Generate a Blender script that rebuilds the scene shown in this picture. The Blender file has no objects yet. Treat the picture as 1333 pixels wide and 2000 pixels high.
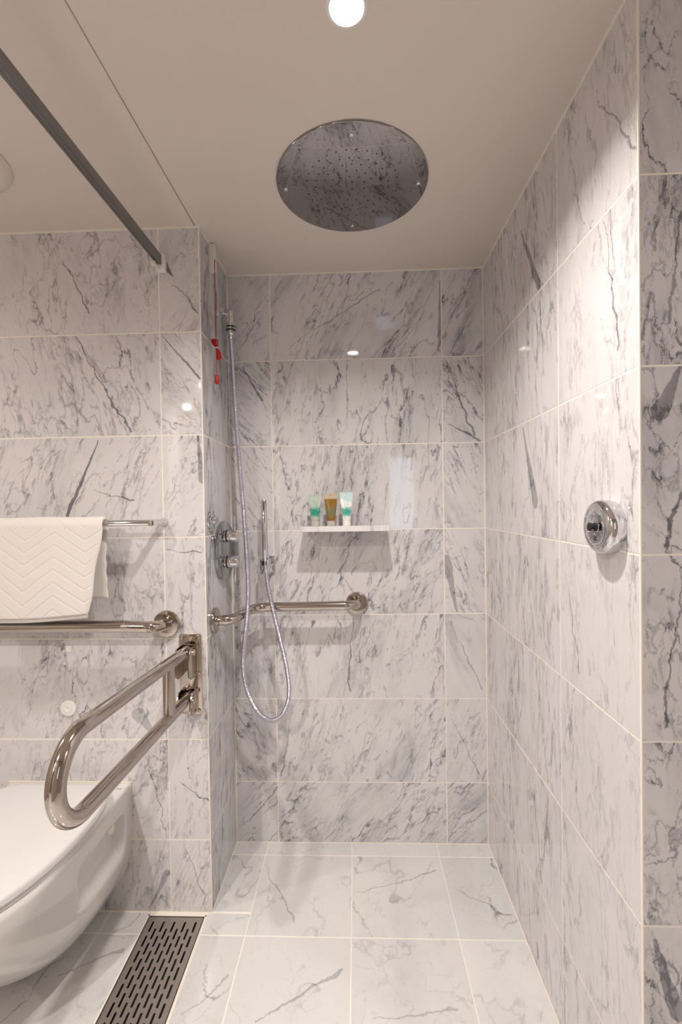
import bpy, bmesh, math, random
from mathutils import Vector, Matrix, noise
C = bpy.context.scene
COL = C.collection
R = random.Random(7)

# ---------------------------------------------------------------- camera
F_PX, YAW, PITCH, ROLL = 869.6, .03309, -.01446, -.015
fw = Vector((-math.sin(YAW)*math.cos(PITCH), math.cos(YAW)*math.cos(PITCH), math.sin(PITCH)))
r0 = Vector((math.cos(YAW), math.sin(YAW), 0)); u0 = r0.cross(fw)
rt = r0*math.cos(ROLL)+u0*math.sin(ROLL); up = -r0*math.sin(ROLL)+u0*math.cos(ROLL)
cd = bpy.data.cameras.new('camera'); cam = bpy.data.objects.new('camera', cd); COL.objects.link(cam)
cd.sensor_fit = 'VERTICAL'; cd.sensor_height = 36; cd.lens = 36*F_PX/2000; cd.clip_start = .02
cam.matrix_world = Matrix((( rt.x, up.x, -fw.x, 0), (rt.y, up.y, -fw.y, -1.58866), (rt.z, up.z, -fw.z, 1.21694), (0, 0, 0, 1)))
C.camera = cam

# ---------------------------------------------------------------- world, exposure, lights
w = bpy.data.worlds.new('world'); C.world = w; w.use_nodes = True
w.node_tree.nodes['Background'].inputs[0].default_value = (.55, .65, .9, 1)
w.node_tree.nodes['Background'].inputs[1].default_value = .6
C.view_settings.view_transform = 'Standard'; C.view_settings.look = 'None'
C.view_settings.gamma = 1; C.view_settings.use_curve_mapping = False
C.view_settings.exposure = 0.84
WARM = (1, .93, .875)
LIGHT_SHOWER, LIGHT_FILL, LIGHT_CABIN = 5.4, 12.5, 7      # watts of the downlights; the bathroom's fill lamps are added

# ---------------------------------------------------------------- materials
def mat(name, col=(.8, .8, .8), rough=.4, metal=0., coat=0., **kw):
    m = bpy.data.materials.new(name); m.use_nodes = True
    b = m.node_tree.nodes['Principled BSDF']
    b.inputs['Base Color'].default_value = (*col, 1); b.inputs['Roughness'].default_value = rough
    b.inputs['Metallic'].default_value = metal; b.inputs['Coat Weight'].default_value = coat
    for k, v in kw.items(): b.inputs[k.replace('_', ' ')].default_value = v
    return m
class NG:                                               # tiny node-writing helper
    def __init__(s, m): s.t = m.node_tree; s.bsdf = s.t.nodes['Principled BSDF']
    def n(s, typ, ins=None, **props):
        nd = s.t.nodes.new('ShaderNode'+typ)
        for k, v in props.items(): setattr(nd, k, v)
        for k, v in (ins or {}).items():
            sk = nd.inputs[k]
            if isinstance(v, bpy.types.NodeSocket): s.t.links.new(v, sk)
            else: sk.default_value = v
        return nd
    def m(s, op, a, b=0., c=0.):
        return s.n('Math', {0: a, 1: b, 2: c}, operation=op).outputs[0]
    def v(s, op, a, b=(0, 0, 0)):
        nd = s.n('VectorMath', {0: a, 1: b}, operation=op); return nd.outputs['Value' if op in ('DOT_PRODUCT', 'LENGTH', 'DISTANCE') else 'Vector']
    def mr(s, x, a, b, c=0., d=1., smooth=True):
        nd = s.n('MapRange', {0: x, 1: a, 2: b, 3: c, 4: d}); nd.clamp = True
        if smooth: nd.interpolation_type = 'SMOOTHSTEP'
        return nd.outputs[0]
    def noise(s, vec, scale, detail=4, rough=.55, dist=0., lac=2.):
        nd = s.n('TexNoise', {'Vector': vec, 'Scale': scale, 'Detail': detail, 'Roughness': rough, 'Distortion': dist, 'Lacunarity': lac}); return nd
    def xyz(s, v): nd = s.n('SeparateXYZ', {0: v}); return nd.outputs
    def vec(s, x, y, z): return s.n('CombineXYZ', {0: x, 1: y, 2: z}).outputs[0]
    def mix(s, f, a, b):
        nd = s.n('Mix', {0: f}, data_type='RGBA')
        for k, v in ((6, a), (7, b)):
            if isinstance(v, bpy.types.NodeSocket): s.t.links.new(v, nd.inputs[k])
            else: nd.inputs[k].default_value = (*v, 1) if len(v) == 3 else v
        return nd.outputs[2]

def marble(name, floor=False):
    m = mat(name, rough=.1, IOR=1.62); g = NG(m)
    p = g.n('TexCoord').outputs['Object']
    gr = g.xyz(g.n('Attribute', attribute_type='OBJECT', attribute_name='grain').outputs['Vector'])   # angle, density, seed
    lk = g.xyz(g.n('Attribute', attribute_type='OBJECT', attribute_name='look').outputs['Vector'])    # stretch, grey clouds, tone
    va = g.xyz(g.n('Attribute', attribute_type='OBJECT', attribute_name='vein_a').outputs['Vector'])  # x0,y0,half width
    vb = g.xyz(g.n('Attribute', attribute_type='OBJECT', attribute_name='vein_b').outputs['Vector'])  # x1,y1,strength
    vc = g.xyz(g.n('Attribute', attribute_type='OBJECT', attribute_name='crack_a').outputs['Vector'])
    vd = g.xyz(g.n('Attribute', attribute_type='OBJECT', attribute_name='crack_b').outputs['Vector'])
    s = g.xyz(p); c_, s_ = g.m('COSINE', gr[0]), g.m('SINE', gr[0])
    a = g.m('ADD', g.m('MULTIPLY', s[0], c_), g.m('MULTIPLY', s[1], s_))          # along the grain
    b = g.m('SUBTRACT', g.m('MULTIPLY', s[1], c_), g.m('MULTIPLY', s[0], s_))     # across it
    al = g.m('DIVIDE', a, lk[0])
    q = g.vec(al, b, g.m('MULTIPLY', gr[2], 1.37))
    w1 = g.noise(q, 5, 3).outputs['Color']
    q1 = g.v('ADD', q, g.v('MULTIPLY', g.v('SUBTRACT', w1, (.5, .5, .5)), (.075, .075, .0)))
    w2 = g.noise(q, 40, 6, .75).outputs['Color']
    q2 = g.v('ADD', q1, g.v('MULTIPLY', g.v('SUBTRACT', w2, (.5, .5, .5)), (.034, .034, 0)))
    def ridge(vec, sc, det, width, dist=0.):
        n = g.noise(vec, sc, det, .5, dist).outputs[0]
        return g.mr(g.m('ABSOLUTE', g.m('SUBTRACT', n, .5)), 0, width, 1, 0, False)
    def off(vec, k): return g.v('ADD', vec, (k, k*.7, k*1.3))
    brk = g.mr(g.noise(off(q2, 41), 34, 4, .6).outputs[0], .34, .56) if not floor else 1.0
    brk2 = g.mr(g.noise(off(q1, 51), 60, 3, .6).outputs[0], .36, .56) if not floor else 1.0
    patch = g.mr(g.noise(off(q1, 3.1), 5.5, 2).outputs[0], .42, .66)
    patch2 = g.mr(g.noise(off(q1, 9.1), 9, 3).outputs[0], .40, .62)
    v1 = g.m('MULTIPLY', g.m('POWER', ridge(q2, 8.0 if not floor else 3.4, 5 if not floor else 3, .011 if not floor else .008), 1.2), g.m('MULTIPLY', patch, brk))
    v2 = g.m('MULTIPLY', ridge(off(q2, 5), 24 if not floor else 6, 4, .034 if not floor else .010), g.m('MULTIPLY', patch2, brk2))
    v3 = g.m('MULTIPLY', ridge(off(q2, 11), 52, 3, .045), g.mr(g.noise(off(q1, 2), 12, 2).outputs[0], .5, .66))
    dots = g.mr(g.noise(off(q2, 17), 110, 2, .5).outputs[0], .66, .74)
    cloud = g.mr(g.noise(off(q1, 21), 6.5, 5, .62).outputs[0], .45, .78)
    cloud2 = g.mr(g.noise(off(q2, 25), 20, 4, .65).outputs[0], .5, .8)
    def seg(A, B, wob):                                                       # soft-edged band between two points of the tile
        pw = g.v('ADD', g.vec(s[0], s[1], 0.), g.v('MULTIPLY', g.v('SUBTRACT', g.noise(g.vec(s[0], s[1], gr[2]), 14, 4, .6).outputs['Color'], (.5, .5, .5)), (wob, wob, 0)))
        pa = g.v('SUBTRACT', pw, g.vec(A[0], A[1], 0.)); ba = g.v('SUBTRACT', g.vec(B[0], B[1], 0.), g.vec(A[0], A[1], 0.))
        h = g.n('Math', {0: g.m('DIVIDE', g.v('DOT_PRODUCT', pa, ba), g.m('MAXIMUM', g.v('DOT_PRODUCT', ba, ba), 1e-6)), 1: 0.}, operation='ADD', use_clamp=True).outputs[0]
        sc = g.n('VectorMath', {0: ba, 'Scale': h}, operation='SCALE').outputs[0]
        d = g.v('LENGTH', g.v('SUBTRACT', pa, sc))
        half = g.m('MULTIPLY', A[2], g.m('ADD', .25, g.m('MULTIPLY', h, 1.1)))
        e = g.m('SUBTRACT', g.m('MULTIPLY', d, 1.0), half)
        return g.m('MULTIPLY', g.mr(e, -.0008, .0016, 1, 0), B[2])
    f1, f2 = seg(va, vb, .02), seg(vc, vd, .05)
    dens = gr[1]
    tot = g.m('ADD', g.m('MULTIPLY', v1, 1.15 if not floor else .95), g.m('MULTIPLY', v2, .62 if not floor else .35))
    tot = g.m('ADD', tot, g.m('MULTIPLY', v3, .5 if not floor else .08))
    tot = g.m('ADD', tot, g.m('MULTIPLY', dots, .5 if not floor else .15))
    tot = g.m('ADD', tot, g.m('MULTIPLY', g.m('MULTIPLY', cloud, lk[1]), .30 if not floor else .2))
    tot = g.m('ADD', tot, g.m('MULTIPLY', g.m('MULTIPLY', cloud2, cloud), .50 if not floor else .12))
    hair = g.m('MULTIPLY', ridge(off(q2, 61), 7, 2, .0045), g.mr(g.noise(off(q1, 71), 6, 2).outputs[0], .46, .54))
    hair2 = g.m('MULTIPLY', ridge(off(g.v('MULTIPLY', q2, (1, .55, 1)), 81), 13, 2, .007), g.mr(g.noise(off(q1, 91), 8, 2).outputs[0], .48, .60))
    mott = g.mr(g.noise(off(q2, 101), 38, 6, .7).outputs[0], .47, .75)
    tot = g.m('ADD', tot, g.m('MULTIPLY', g.m('MAXIMUM', hair, hair2), .7 if not floor else .25))
    tot = g.m('ADD', tot, g.m('MULTIPLY', g.m('MULTIPLY', mott, cloud), .5 if not floor else .15))
    tot = g.m('MULTIPLY', tot, dens)
    tot = g.m('MINIMUM', g.m('ADD', tot, g.m('ADD', f1, f2)), 1.)
    base = g.mix(g.noise(off(q1, 31), 3, 2).outputs[0], (.72, .695, .69) if not floor else (.76, .745, .725), (.655, .64, .65) if not floor else (.67, .665, .655))
    tone = g.n('VectorMath', {0: base, 'Scale': lk[2]}, operation='SCALE').outputs[0]
    col = g.mix(tot, tone, (.15, .143, .163) if not floor else (.20, .195, .20))
    g.t.links.new(col, g.bsdf.inputs['Base Color'])
    rg = g.m('ADD', .015 if not floor else .08, g.m('MULTIPLY', g.noise(p, 9, 3).outputs[0], .05))
    g.t.links.new(rg, g.bsdf.inputs['Roughness'])
    bmp = g.n('Bump', {'Strength': .02, 'Distance': .004, 'Height': g.noise(p, 3.2, 2).outputs[0]})
    g.t.links.new(bmp.outputs[0], g.bsdf.inputs['Normal'])
    return m

def rough_var(m, scale, amp, base):                    # faint smears on metal
    g = NG(m); n = g.noise(g.n('TexCoord').outputs['Object'], scale, 3).outputs[0]
    g.t.links.new(g.m('ADD', base, g.m('MULTIPLY', n, amp)), g.bsdf.inputs['Roughness']); return m

M = {}
M['marble'] = marble('polished marble')
M['floor_marble'] = marble('honed floor marble', True)
M['grout'] = mat('cream grout', (.86, .81, .72), .8)
M['ceiling'] = mat('ceiling lacquer', (.72, .65, .59), .45)
M['paint'] = mat('cream wall paint', (.44, .38, .33), .6)
M['frame_white'] = mat('white lacquered frame', (.85, .84, .82), .3)
M['wood'] = mat('brown veneer', (.26, .16, .10), .4)
M['chrome'] = rough_var(mat('chrome', (.74, .74, .76), .05, 1), 20, .05, .03)
M['chrome_dark'] = rough_var(mat('smoky chrome', (.42, .43, .46), .05, 1), 20, .04, .04)
M['mirror'] = mat('mirror polished steel', (.36, .345, .35), .01, 1)
M['steel'] = rough_var(mat('polished stainless steel', (.53, .475, .43), .08, 1), 25, .07, .05)
M['plate'] = rough_var(mat('stainless plate', (.60, .53, .48), .14, 1), 25, .06, .1)
M['aluminium'] = mat('anodised aluminium', (.30, .29, .285), .38, .85)
M['grate'] = rough_var(mat('brushed grate steel', (.40, .36, .325), .38, .8), 30, .12, .32)
M['dark'] = mat('black recess', (.012, .011, .01), .5)
M['drain'] = mat('drain channel', (.10, .085, .07), .35, .5)
M['rubber'] = mat('black rubber', (.015, .015, .017), .35)
M['ceramic'] = mat('glazed ceramic', (.66, .64, .62), .08, coat=.4)
M['lid'] = mat('toilet lid plastic', (.69, .675, .665), .22)
M['cap'] = mat('ivory plastic', (.80, .75, .67), .4)
M['gasket'] = mat('cream rubber gasket', (.74, .68, .58), .6)
M['white'] = mat('white plastic', (.84, .81, .78), .35)
M['red'] = mat('red cord', (.50, .012, .012), .55)
M['redplastic'] = mat('red plastic', (.50, .02, .015), .35)
M['print'] = mat('black print', (.03, .03, .03), .5)
M['hose'] = mat('metal shower hose', (.66, .65, .72), .16, 1)
M['nozzle'] = mat('grey nozzle', (.035, .035, .04), .4)

def towel_mat():
    m = mat('white towelling', (.75, .705, .665), .95); g = NG(m)
    m.node_tree.nodes['Principled BSDF'].inputs['Sheen Weight'].default_value = .25
    n = g.noise(g.n('TexCoord').outputs['Object'], 900, 2).outputs[0]
    b = g.n('Bump', {'Strength': .35, 'Distance': .0015, 'Height': n}); g.t.links.new(b.outputs[0], g.bsdf.inputs['Normal']); return m
M['towel'] = towel_mat()

def emit(name, col, s):
    m = bpy.data.materials.new(name); m.use_nodes = True; t = m.node_tree; t.nodes.clear()
    e = t.nodes.new('ShaderNodeEmission'); e.inputs[0].default_value = (*col, 1); e.inputs[1].default_value = s
    o = t.nodes.new('ShaderNodeOutputMaterial'); t.links.new(e.outputs[0], o.inputs[0]); return m
M['lamp'] = emit('lit lamp lens', (1, .93, .86), 30)
M['daylight'] = emit('daylight behind frosted pane', (.62, .72, 1), 1.5)

def tube_mat(kind):                                    # clear, amber and white cosmetic tubes with a printed teal coral
    base = {'clear': (.60, .66, .58), 'amber': (.26, .115, .014), 'white': (.86, .86, .83)}[kind]
    m = mat(kind+' cosmetic tube', base, .2); g = NG(m)
    p = g.n('TexCoord').outputs['Object']; s = g.xyz(p)
    dx = g.m('DIVIDE', s[0], .024); dz = g.m('DIVIDE', g.m('SUBTRACT', s[2], .047), .019)
    d = g.m('SQRT', g.m('ADD', g.m('MULTIPLY', dx, dx), g.m('MULTIPLY', dz, dz)))
    n = g.noise(p, 260, 6, .85).outputs[0]
    mask = g.mr(g.m('ADD', d, g.m('MULTIPLY', g.m('SUBTRACT', n, .5), 4.6)), .70, 1.0, 1, 0)
    front = g.mr(s[1], -.004, -.001, 1, 0)
    mask = g.m('MULTIPLY', mask, front)
    col = base
    if kind == 'amber':                                # shampoo stops short of the clear crimped end
        col = g.mix(g.mr(s[2], .0905, .0915), base, (.62, .56, .44))
        col = g.mix(g.m('MULTIPLY', g.noise(g.v('MULTIPLY', p, (1, 1, .1)), 160, 2).outputs[0], .35), col, (.72, .48, .16))
    if kind == 'white':
        col = g.mix(g.mr(g.m('ADD', s[2], g.m('MULTIPLY', s[0], .4)), .083, .088, 0, .75), base, (.45, .66, .64))
    col = g.mix(g.m('MULTIPLY', mask, .35 if kind == 'amber' else .95), col, (.0, .33, .25))
    rows = g.m('GREATER_THAN', g.m('SINE', g.m('MULTIPLY', s[2], 1450)), .35)
    let = g.m('GREATER_THAN', g.noise(g.v('MULTIPLY', p, (1, 1, .02)), 700, 2).outputs[0], .42)
    zone = g.m('MULTIPLY', g.m('MULTIPLY', g.mr(s[2], .068, .069), g.mr(s[2], .096, .097, 1, 0)), g.mr(g.m('ABSOLUTE', s[0]), .010, .012, 1, 0))
    zone = g.m('MULTIPLY', zone, front)
    col = g.mix(g.m('MULTIPLY', g.m('MULTIPLY', rows, let), g.m('MULTIPLY', zone, .55 if kind != 'amber' else .15)), col, (.06, .42, .33))
    g.t.links.new(col, g.bsdf.inputs['Base Color'])
    if kind != 'white': g.bsdf.inputs['Transmission Weight'].default_value = .25; g.bsdf.inputs['IOR'].default_value = 1.2
    return m

# ---------------------------------------------------------------- object helpers
def props(o, label=None, cat=None, group=None, kind=None):
    if label: o['label'] = label
    if cat: o['category'] = cat
    if group: o['group'] = group
    if kind: o['kind'] = kind
    return o
def thing(name, loc, label, cat, group=None):
    o = bpy.data.objects.new(name, None); COL.objects.link(o); o.location = loc; o.empty_display_size = .05
    return props(o, label, cat, group)
def root_loc(o):
    v = Vector((0, 0, 0))
    while o: v = v+o.location; o = o.parent
    return v
def link_bm(name, bm, material, parent=None, smooth=True, angle=40, loc=None):
    """world-space bmesh -> one mesh object; origin at its parent's origin (or at loc)."""
    bmesh.ops.recalc_face_normals(bm, faces=bm.faces)
    o0 = root_loc(parent) if parent else Vector(loc or (0, 0, 0))
    bm.transform(Matrix.Translation(-o0))
    me = bpy.data.meshes.new(name); bm.to_mesh(me); bm.free()
    me.materials.append(material)
    if smooth:
        me.shade_smooth(); me.set_sharp_from_angle(angle=math.radians(angle))
    o = bpy.data.objects.new(name, me); COL.objects.link(o)
    if parent: o.parent = parent
    else: o.location = o0
    return o
def box(bm, a, b, bev=0., seg=1):
    vs = [bm.verts.new((x, y, z)) for x in (a[0], b[0]) for y in (a[1], b[1]) for z in (a[2], b[2])]
    fs = [bm.faces.new([vs[i] for i in f]) for f in ((0, 1, 3, 2), (4, 6, 7, 5), (0, 4, 5, 1), (2, 3, 7, 6), (0, 2, 6, 4), (1, 5, 7, 3))]
    if bev:
        es = list({e for f in fs for e in f.edges})
        bmesh.ops.bevel(bm, geom=es, offset=bev, segments=seg, affect='EDGES', profile=.6)
    return bm
def mbox(a, b, bev=0., seg=1): return box(bmesh.new(), a, b, bev, seg)
def axis_matrix(o, d):
    d = Vector(d).normalized(); q = d.to_track_quat('Z', 'Y'); return Matrix.Translation(Vector(o)) @ q.to_matrix().to_4x4()
def lathe(bm, prof, o, d, n=48, closed=False):
    """prof: (radius, height) list revolved round direction d from point o."""
    mtx = axis_matrix(o, d); rings = []
    for r, h in prof:
        if r < 1e-6: rings.append([bm.verts.new(mtx @ Vector((0, 0, h)))])
        else: rings.append([bm.verts.new(mtx @ Vector((r*math.cos(2*math.pi*i/n), r*math.sin(2*math.pi*i/n), h))) for i in range(n)])
    prs = list(zip(rings, rings[1:]))
    if closed: prs.append((rings[-1], rings[0]))
    for A, B in prs:
        for i in range(n):
            j = (i+1) % n
            if len(A) == 1 and len(B) == 1: continue
            if len(A) == 1: bm.faces.new((A[0], B[i], B[j]))
            elif len(B) == 1: bm.faces.new((A[i], A[j], B[0]))
            else: bm.faces.new((A[i], A[j], B[j], B[i]))
    return bm
def ml(prof, o, d, n=48, closed=False): return lathe(bmesh.new(), prof, o, d, n, closed)
def cyl(r, h, bev=.001):
    return [(0, 0), (r-bev*.3, 0), (r, bev*.3), (r, h-bev), (r-bev*.3, h-bev*.3), (r-bev, h), (0, h)]
def fillet(pts, rad, n=10):
    pts = [Vector(p) for p in pts]; out = [pts[0]]
    for i in range(1, len(pts)-1):
        r = rad[i-1] if isinstance(rad, (list, tuple)) else rad
        a, p, b = pts[i-1], pts[i], pts[i+1]; u, v = (a-p).normalized(), (b-p).normalized()
        ang = u.angle(v); t = r/math.tan(ang/2); t = min(t, (a-p).length*.98, (b-p).length*.98)
        r = t*math.tan(ang/2); c = p+(u+v).normalized()*(r/math.sin(ang/2))
        s, e = p+u*t-c, p+v*t-c; tot = s.angle(e); ax = s.cross(e).normalized()
        for k in range(n+1): out.append(c+Matrix.Rotation(tot*k/n, 3, ax) @ s)
    out.append(pts[-1]); return out
def tube(bm, pts, r, n=20, cap=True):
    pts = [Vector(p) for p in pts]; rr = r if callable(r) else (lambda i: r)
    t0 = (pts[1]-pts[0]).normalized(); nrm = t0.orthogonal().normalized(); rings = []
    for i, p in enumerate(pts):
        t = (pts[min(i+1, len(pts)-1)]-pts[max(i-1, 0)]).normalized()
        nrm = (nrm-t*nrm.dot(t)).normalized(); b = t.cross(nrm)
        rings.append([bm.verts.new(p+(nrm*math.cos(2*math.pi*k/n)+b*math.sin(2*math.pi*k/n))*rr(i)) for k in range(n)])
    for A, B in zip(rings, rings[1:]):
        for k in range(n): bm.faces.new((A[k], A[(k+1) % n], B[(k+1) % n], B[k]))
    if cap: bm.faces.new(rings[0]); bm.faces.new(rings[-1])
    return bm
def mt(pts, r, n=20): return tube(bmesh.new(), pts, r, n)
def spline(pts, step):
    """Catmull-Rom through points, resampled at equal distance."""
    P = [Vector(p) for p in pts]; P = [P[0]*2-P[1]]+P+[P[-1]*2-P[-2]]; fine = []
    for i in range(1, len(P)-2):
        for k in range(40):
            t = k/40; a, b, c, d = P[i-1:i+3]
            fine.append(.5*((2*b)+(c-a)*t+(2*a-5*b+4*c-d)*t*t+(3*b-a-3*c+d)*t**3))
    fine.append(P[-2]); L = [0]
    for a, b in zip(fine, fine[1:]): L.append(L[-1]+(b-a).length)
    n = max(2, int(L[-1]/step)); out = []; j = 0
    for k in range(n+1):
        s = L[-1]*k/n
        while j < len(L)-2 and L[j+1] < s: j += 1
        out.append(fine[j].lerp(fine[j+1], (s-L[j])/max(L[j+1]-L[j], 1e-9)))
    return out
def flat(outer, holes, o, ux, uy, thick, bev=0.):
    """flat plate with holes (a filled 2-D curve, extruded), as a bmesh in world space."""
    cu = bpy.data.curves.new('tmp', 'CURVE'); cu.dimensions = '2D'; cu.fill_mode = 'BOTH'; cu.extrude = thick/2-bev; cu.bevel_depth = bev; cu.bevel_resolution = 1
    if bev: cu.offset = -bev
    for lp in [outer]+holes:
        sp = cu.splines.new('POLY'); sp.points.add(len(lp)-1); sp.use_cyclic_u = True
        for q, (x, y) in zip(sp.points, lp): q.co = (x, y, 0, 1)
    ob = bpy.data.objects.new('tmp', cu); COL.objects.link(ob)
    dg = bpy.context.evaluated_depsgraph_get(); me = bpy.data.meshes.new_from_object(ob.evaluated_get(dg))
    bm = bmesh.new(); bm.from_mesh(me); bpy.data.objects.remove(ob); bpy.data.curves.remove(cu); bpy.data.meshes.remove(me)
    ux, uy = Vector(ux).normalized(), Vector(uy).normalized(); uz = ux.cross(uy)
    bmesh.ops.remove_doubles(bm, verts=bm.verts, dist=1e-6)
    m = Matrix(((ux.x, uy.x, uz.x, o[0]), (ux.y, uy.y, uz.y, o[1]), (ux.z, uy.z, uz.z, o[2]), (0, 0, 0, 1)))
    bm.transform(m @ Matrix.Translation((0, 0, thick/2))); return bm
def rrect(x0, y0, x1, y1, r, n=6):
    out = []
    for cx, cy, a in ((x1-r, y1-r, 0), (x0+r, y1-r, 90), (x0+r, y0+r, 180), (x1-r, y0+r, 270)):
        for k in range(n+1):
            t = math.radians(a+90*k/n); out.append((cx+r*math.cos(t), cy+r*math.sin(t)))
    return out
def circ(cx, cy, r, n=40): return [(cx+r*math.cos(2*math.pi*k/n), cy+r*math.sin(2*math.pi*k/n)) for k in range(n)]
def text_bm(s, size, o, ux, uy, ext=.0001):
    cu = bpy.data.curves.new('tmp', 'FONT'); cu.body = s; cu.size = size; cu.extrude = ext; cu.align_x = 'CENTER'; cu.align_y = 'CENTER'
    ob = bpy.data.objects.new('tmp', cu); COL.objects.link(ob)
    me = bpy.data.meshes.new_from_object(ob.evaluated_get(bpy.context.evaluated_depsgraph_get()))
    bm = bmesh.new(); bm.from_mesh(me); bpy.data.objects.remove(ob); bpy.data.curves.remove(cu); bpy.data.meshes.remove(me)
    ux, uy = Vector(ux).normalized(), Vector(uy).normalized(); uz = ux.cross(uy)
    bm.transform(Matrix(((ux.x, uy.x, uz.x, o[0]), (ux.y, uy.y, uz.y, o[1]), (ux.z, uy.z, uz.z, o[2]), (0, 0, 0, 1)))); return bm

# ---------------------------------------------------------------- tiled setting
XL, XR, ZC, YL, YR = -.449, .4574, 2.0435, -.2819, -.8574
YREAR = -2.2
GAP, TT = .0024, .010
JZ = [0, .2211, .5241, .8271, 1.1301, 1.4331, 1.7361, ZC-.002]
TILES = {}
def tile_mesh(w_, h_, material):
    key = (round(w_, 4), round(h_, 4), material.name)
    if key not in TILES:
        bm = mbox((-w_/2, -h_/2, -TT), (w_/2, h_/2, 0), .0009)
        me = bpy.data.meshes.new('tile'); bm.to_mesh(me); bm.free(); me.materials.append(material); TILES[key] = me
    return TILES[key]
def tile(parent, o, ux, uy, u0, u1, v0, v1, material, grain, look, feat=None, crack=None):
    ux, uy = Vector(ux), Vector(uy); uz = ux.cross(uy)
    c = Vector(o)+ux*((u0+u1)/2)+uy*((v0+v1)/2)+uz*R.uniform(-.0002, .0002)
    ob = bpy.data.objects.new('tile', tile_mesh(u1-u0-GAP, v1-v0-GAP, material)); COL.objects.link(ob); ob.parent = parent
    tilt = Matrix.Rotation(R.uniform(-.0008, .0008), 4, 'X') @ Matrix.Rotation(R.uniform(-.0008, .0008), 4, 'Y')
    ob.matrix_local = Matrix(((ux.x, uy.x, uz.x, c.x), (ux.y, uy.y, uz.y, c.y), (ux.z, uy.z, uz.z, c.z), (0, 0, 0, 1))) @ tilt
    cu, cv = (u0+u1)/2, (v0+v1)/2
    ob['grain'] = [float(x) for x in grain]; ob['look'] = [float(x) for x in look]
    fa = [9., 9., .001, 9.1, 9.1, 0.] if not feat else [feat[0]-cu, feat[1]-cv, feat[2], feat[3]-cu, feat[4]-cv, feat[5]]
    ob['vein_a'] = fa[:3]; ob['vein_b'] = fa[3:]
    fa = [9., 9., .001, 9.1, 9.1, 0.] if not crack else [crack[0]-cu, crack[1]-cv, crack[2], crack[3]-cu, crack[4]-cv, crack[5]]
    ob['crack_a'] = fa[:3]; ob['crack_b'] = fa[3:]
    return ob
def struct(name, bm, material): return props(link_bm(name, bm, material, smooth=False), kind='structure')

D90 = math.pi/2
# back wall: u = x, v = z
wall = struct('wall_back', mbox((XL-.1, .0005, -.05), (XR+.1, .12, ZC+.05)), M['grout'])
UB = [XL+.0016, -.2959, .3114, XR-.0016]
feats = {(1, 6): (.300, 1.76, .013, .325, 2.0, .62), (2, 3): (.355, .835, .012, .318, 1.02, .55), (1, 3): (-.05, .96, .004, .02, .86, .3), (2, 5): (.33, 1.50, .003, .44, 1.44, .7),
         (1, 2): (-.165, .78, .005, -.160, .80, .8), (0, 5): (-.40, 1.72, .003, -.33, 1.60, .7)}
cracks = {(1, 2): (-.02, .81, .0016, -.035, .545, .8), (1, 1): (-.24, .5, .0016, -.285, .25, .6), (2, 2): (.33, .80, .0014, .44, .56, .6), (2, 5): (.325, 1.72, .003, .42, 1.46, .7),
          (1, 6): (-.24, 1.78, .0014, .10, 1.98, .55), (0, 5): (-.43, 1.73, .0015, -.31, 1.62, .6), (0, 0): (-.43, .05, .0014, -.30, .2, .7), (2, 1): (.33, .45, .0014, .43, .25, .5)}
for r_ in range(7):
    for c_ in range(3):
        ang = math.radians([48, 72, 80, 74, 78, 82, 62][r_]+R.uniform(-6, 6))
        if c_ == 2 and r_ in (2, 3, 4, 5): ang = math.radians(118)
        if c_ == 0 and r_ in (4, 5, 1): ang = math.radians(125)
        tile(wall, (0, 0, 0), (1, 0, 0), (0, 0, 1), UB[c_], UB[c_+1], JZ[r_], JZ[r_+1], M['marble'],
             (ang, [1.0, .95, .9, 1, 1.0, 1.1, 1.05][r_]*(1 if c_ != 1 else 1.08), R.uniform(0, 60)), (R.uniform(2.6, 3.6), R.uniform(.7, 1.2), 1), feats.get((c_, r_)), cracks.get((c_, r_)))
# left return of the recess: faces +x, u = y
wl = struct('wall_left', mbox((XL-.10, YL+.004, -.05), (XL-.0005, .0, ZC+.05)), M['grout'])
for r_ in range(7):
    tile(wl, (XL, 0, 0), (0, 1, 0), (0, 0, 1), YL+.0015, -.0016, JZ[r_], JZ[r_+1], M['marble'], (math.radians(90+R.uniform(-6, 6)), 1.35, R.uniform(0, 60)), (5.5, 1.2, .93))
# wall behind the toilet: faces -y
wf = struct('wall_left_front', mbox((-2.0, YL+.0005, -.05), (XL-.002, YL+.10, ZC+.05)), M['grout'])
UF = [-1.9, -1.7867, -1.1797, -.5727, XL-.0015]
feats = {(2, 4): (-.765, 1.42, .004, -.865, 1.20, .9), (3, 6): (-.53, 1.90, .008, -.565, 1.955, .75), (3, 4): (-.465, 1.43, .009, -.452, 1.30, .6), (3, 5): (-.565, 1.725, .0022, -.455, 1.60, .8), (2, 5): (-.83, 1.73, .006, -.74, 1.60, .3),
         (2, 2): (-.62, .535, .016, -.66, .60, .42), (2, 0): (-.64, .01, .006, -.585, .12, .5)}
cracks = {(2, 6): (-.86, 1.96, .0018, -.79, 1.80, .8), (2, 5): (-.83, 1.73, .0022, -.67, 1.45, .8), (3, 1): (-.54, .40, .0014, -.455, .34, .8), (3, 6): (-.53, 1.88, .002, -.452, 1.80, .6), (2, 1): (-.65, .50, .0012, -.585, .25, .6),
          (2, 4): (-.78, 1.27, .0015, -.66, 1.25, .7), (3, 3): (-.565, 1.09, .0014, -.46, 1.08, .7), (3, 0): (-.53, .2, .0015, -.47, .06, .5)}
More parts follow.
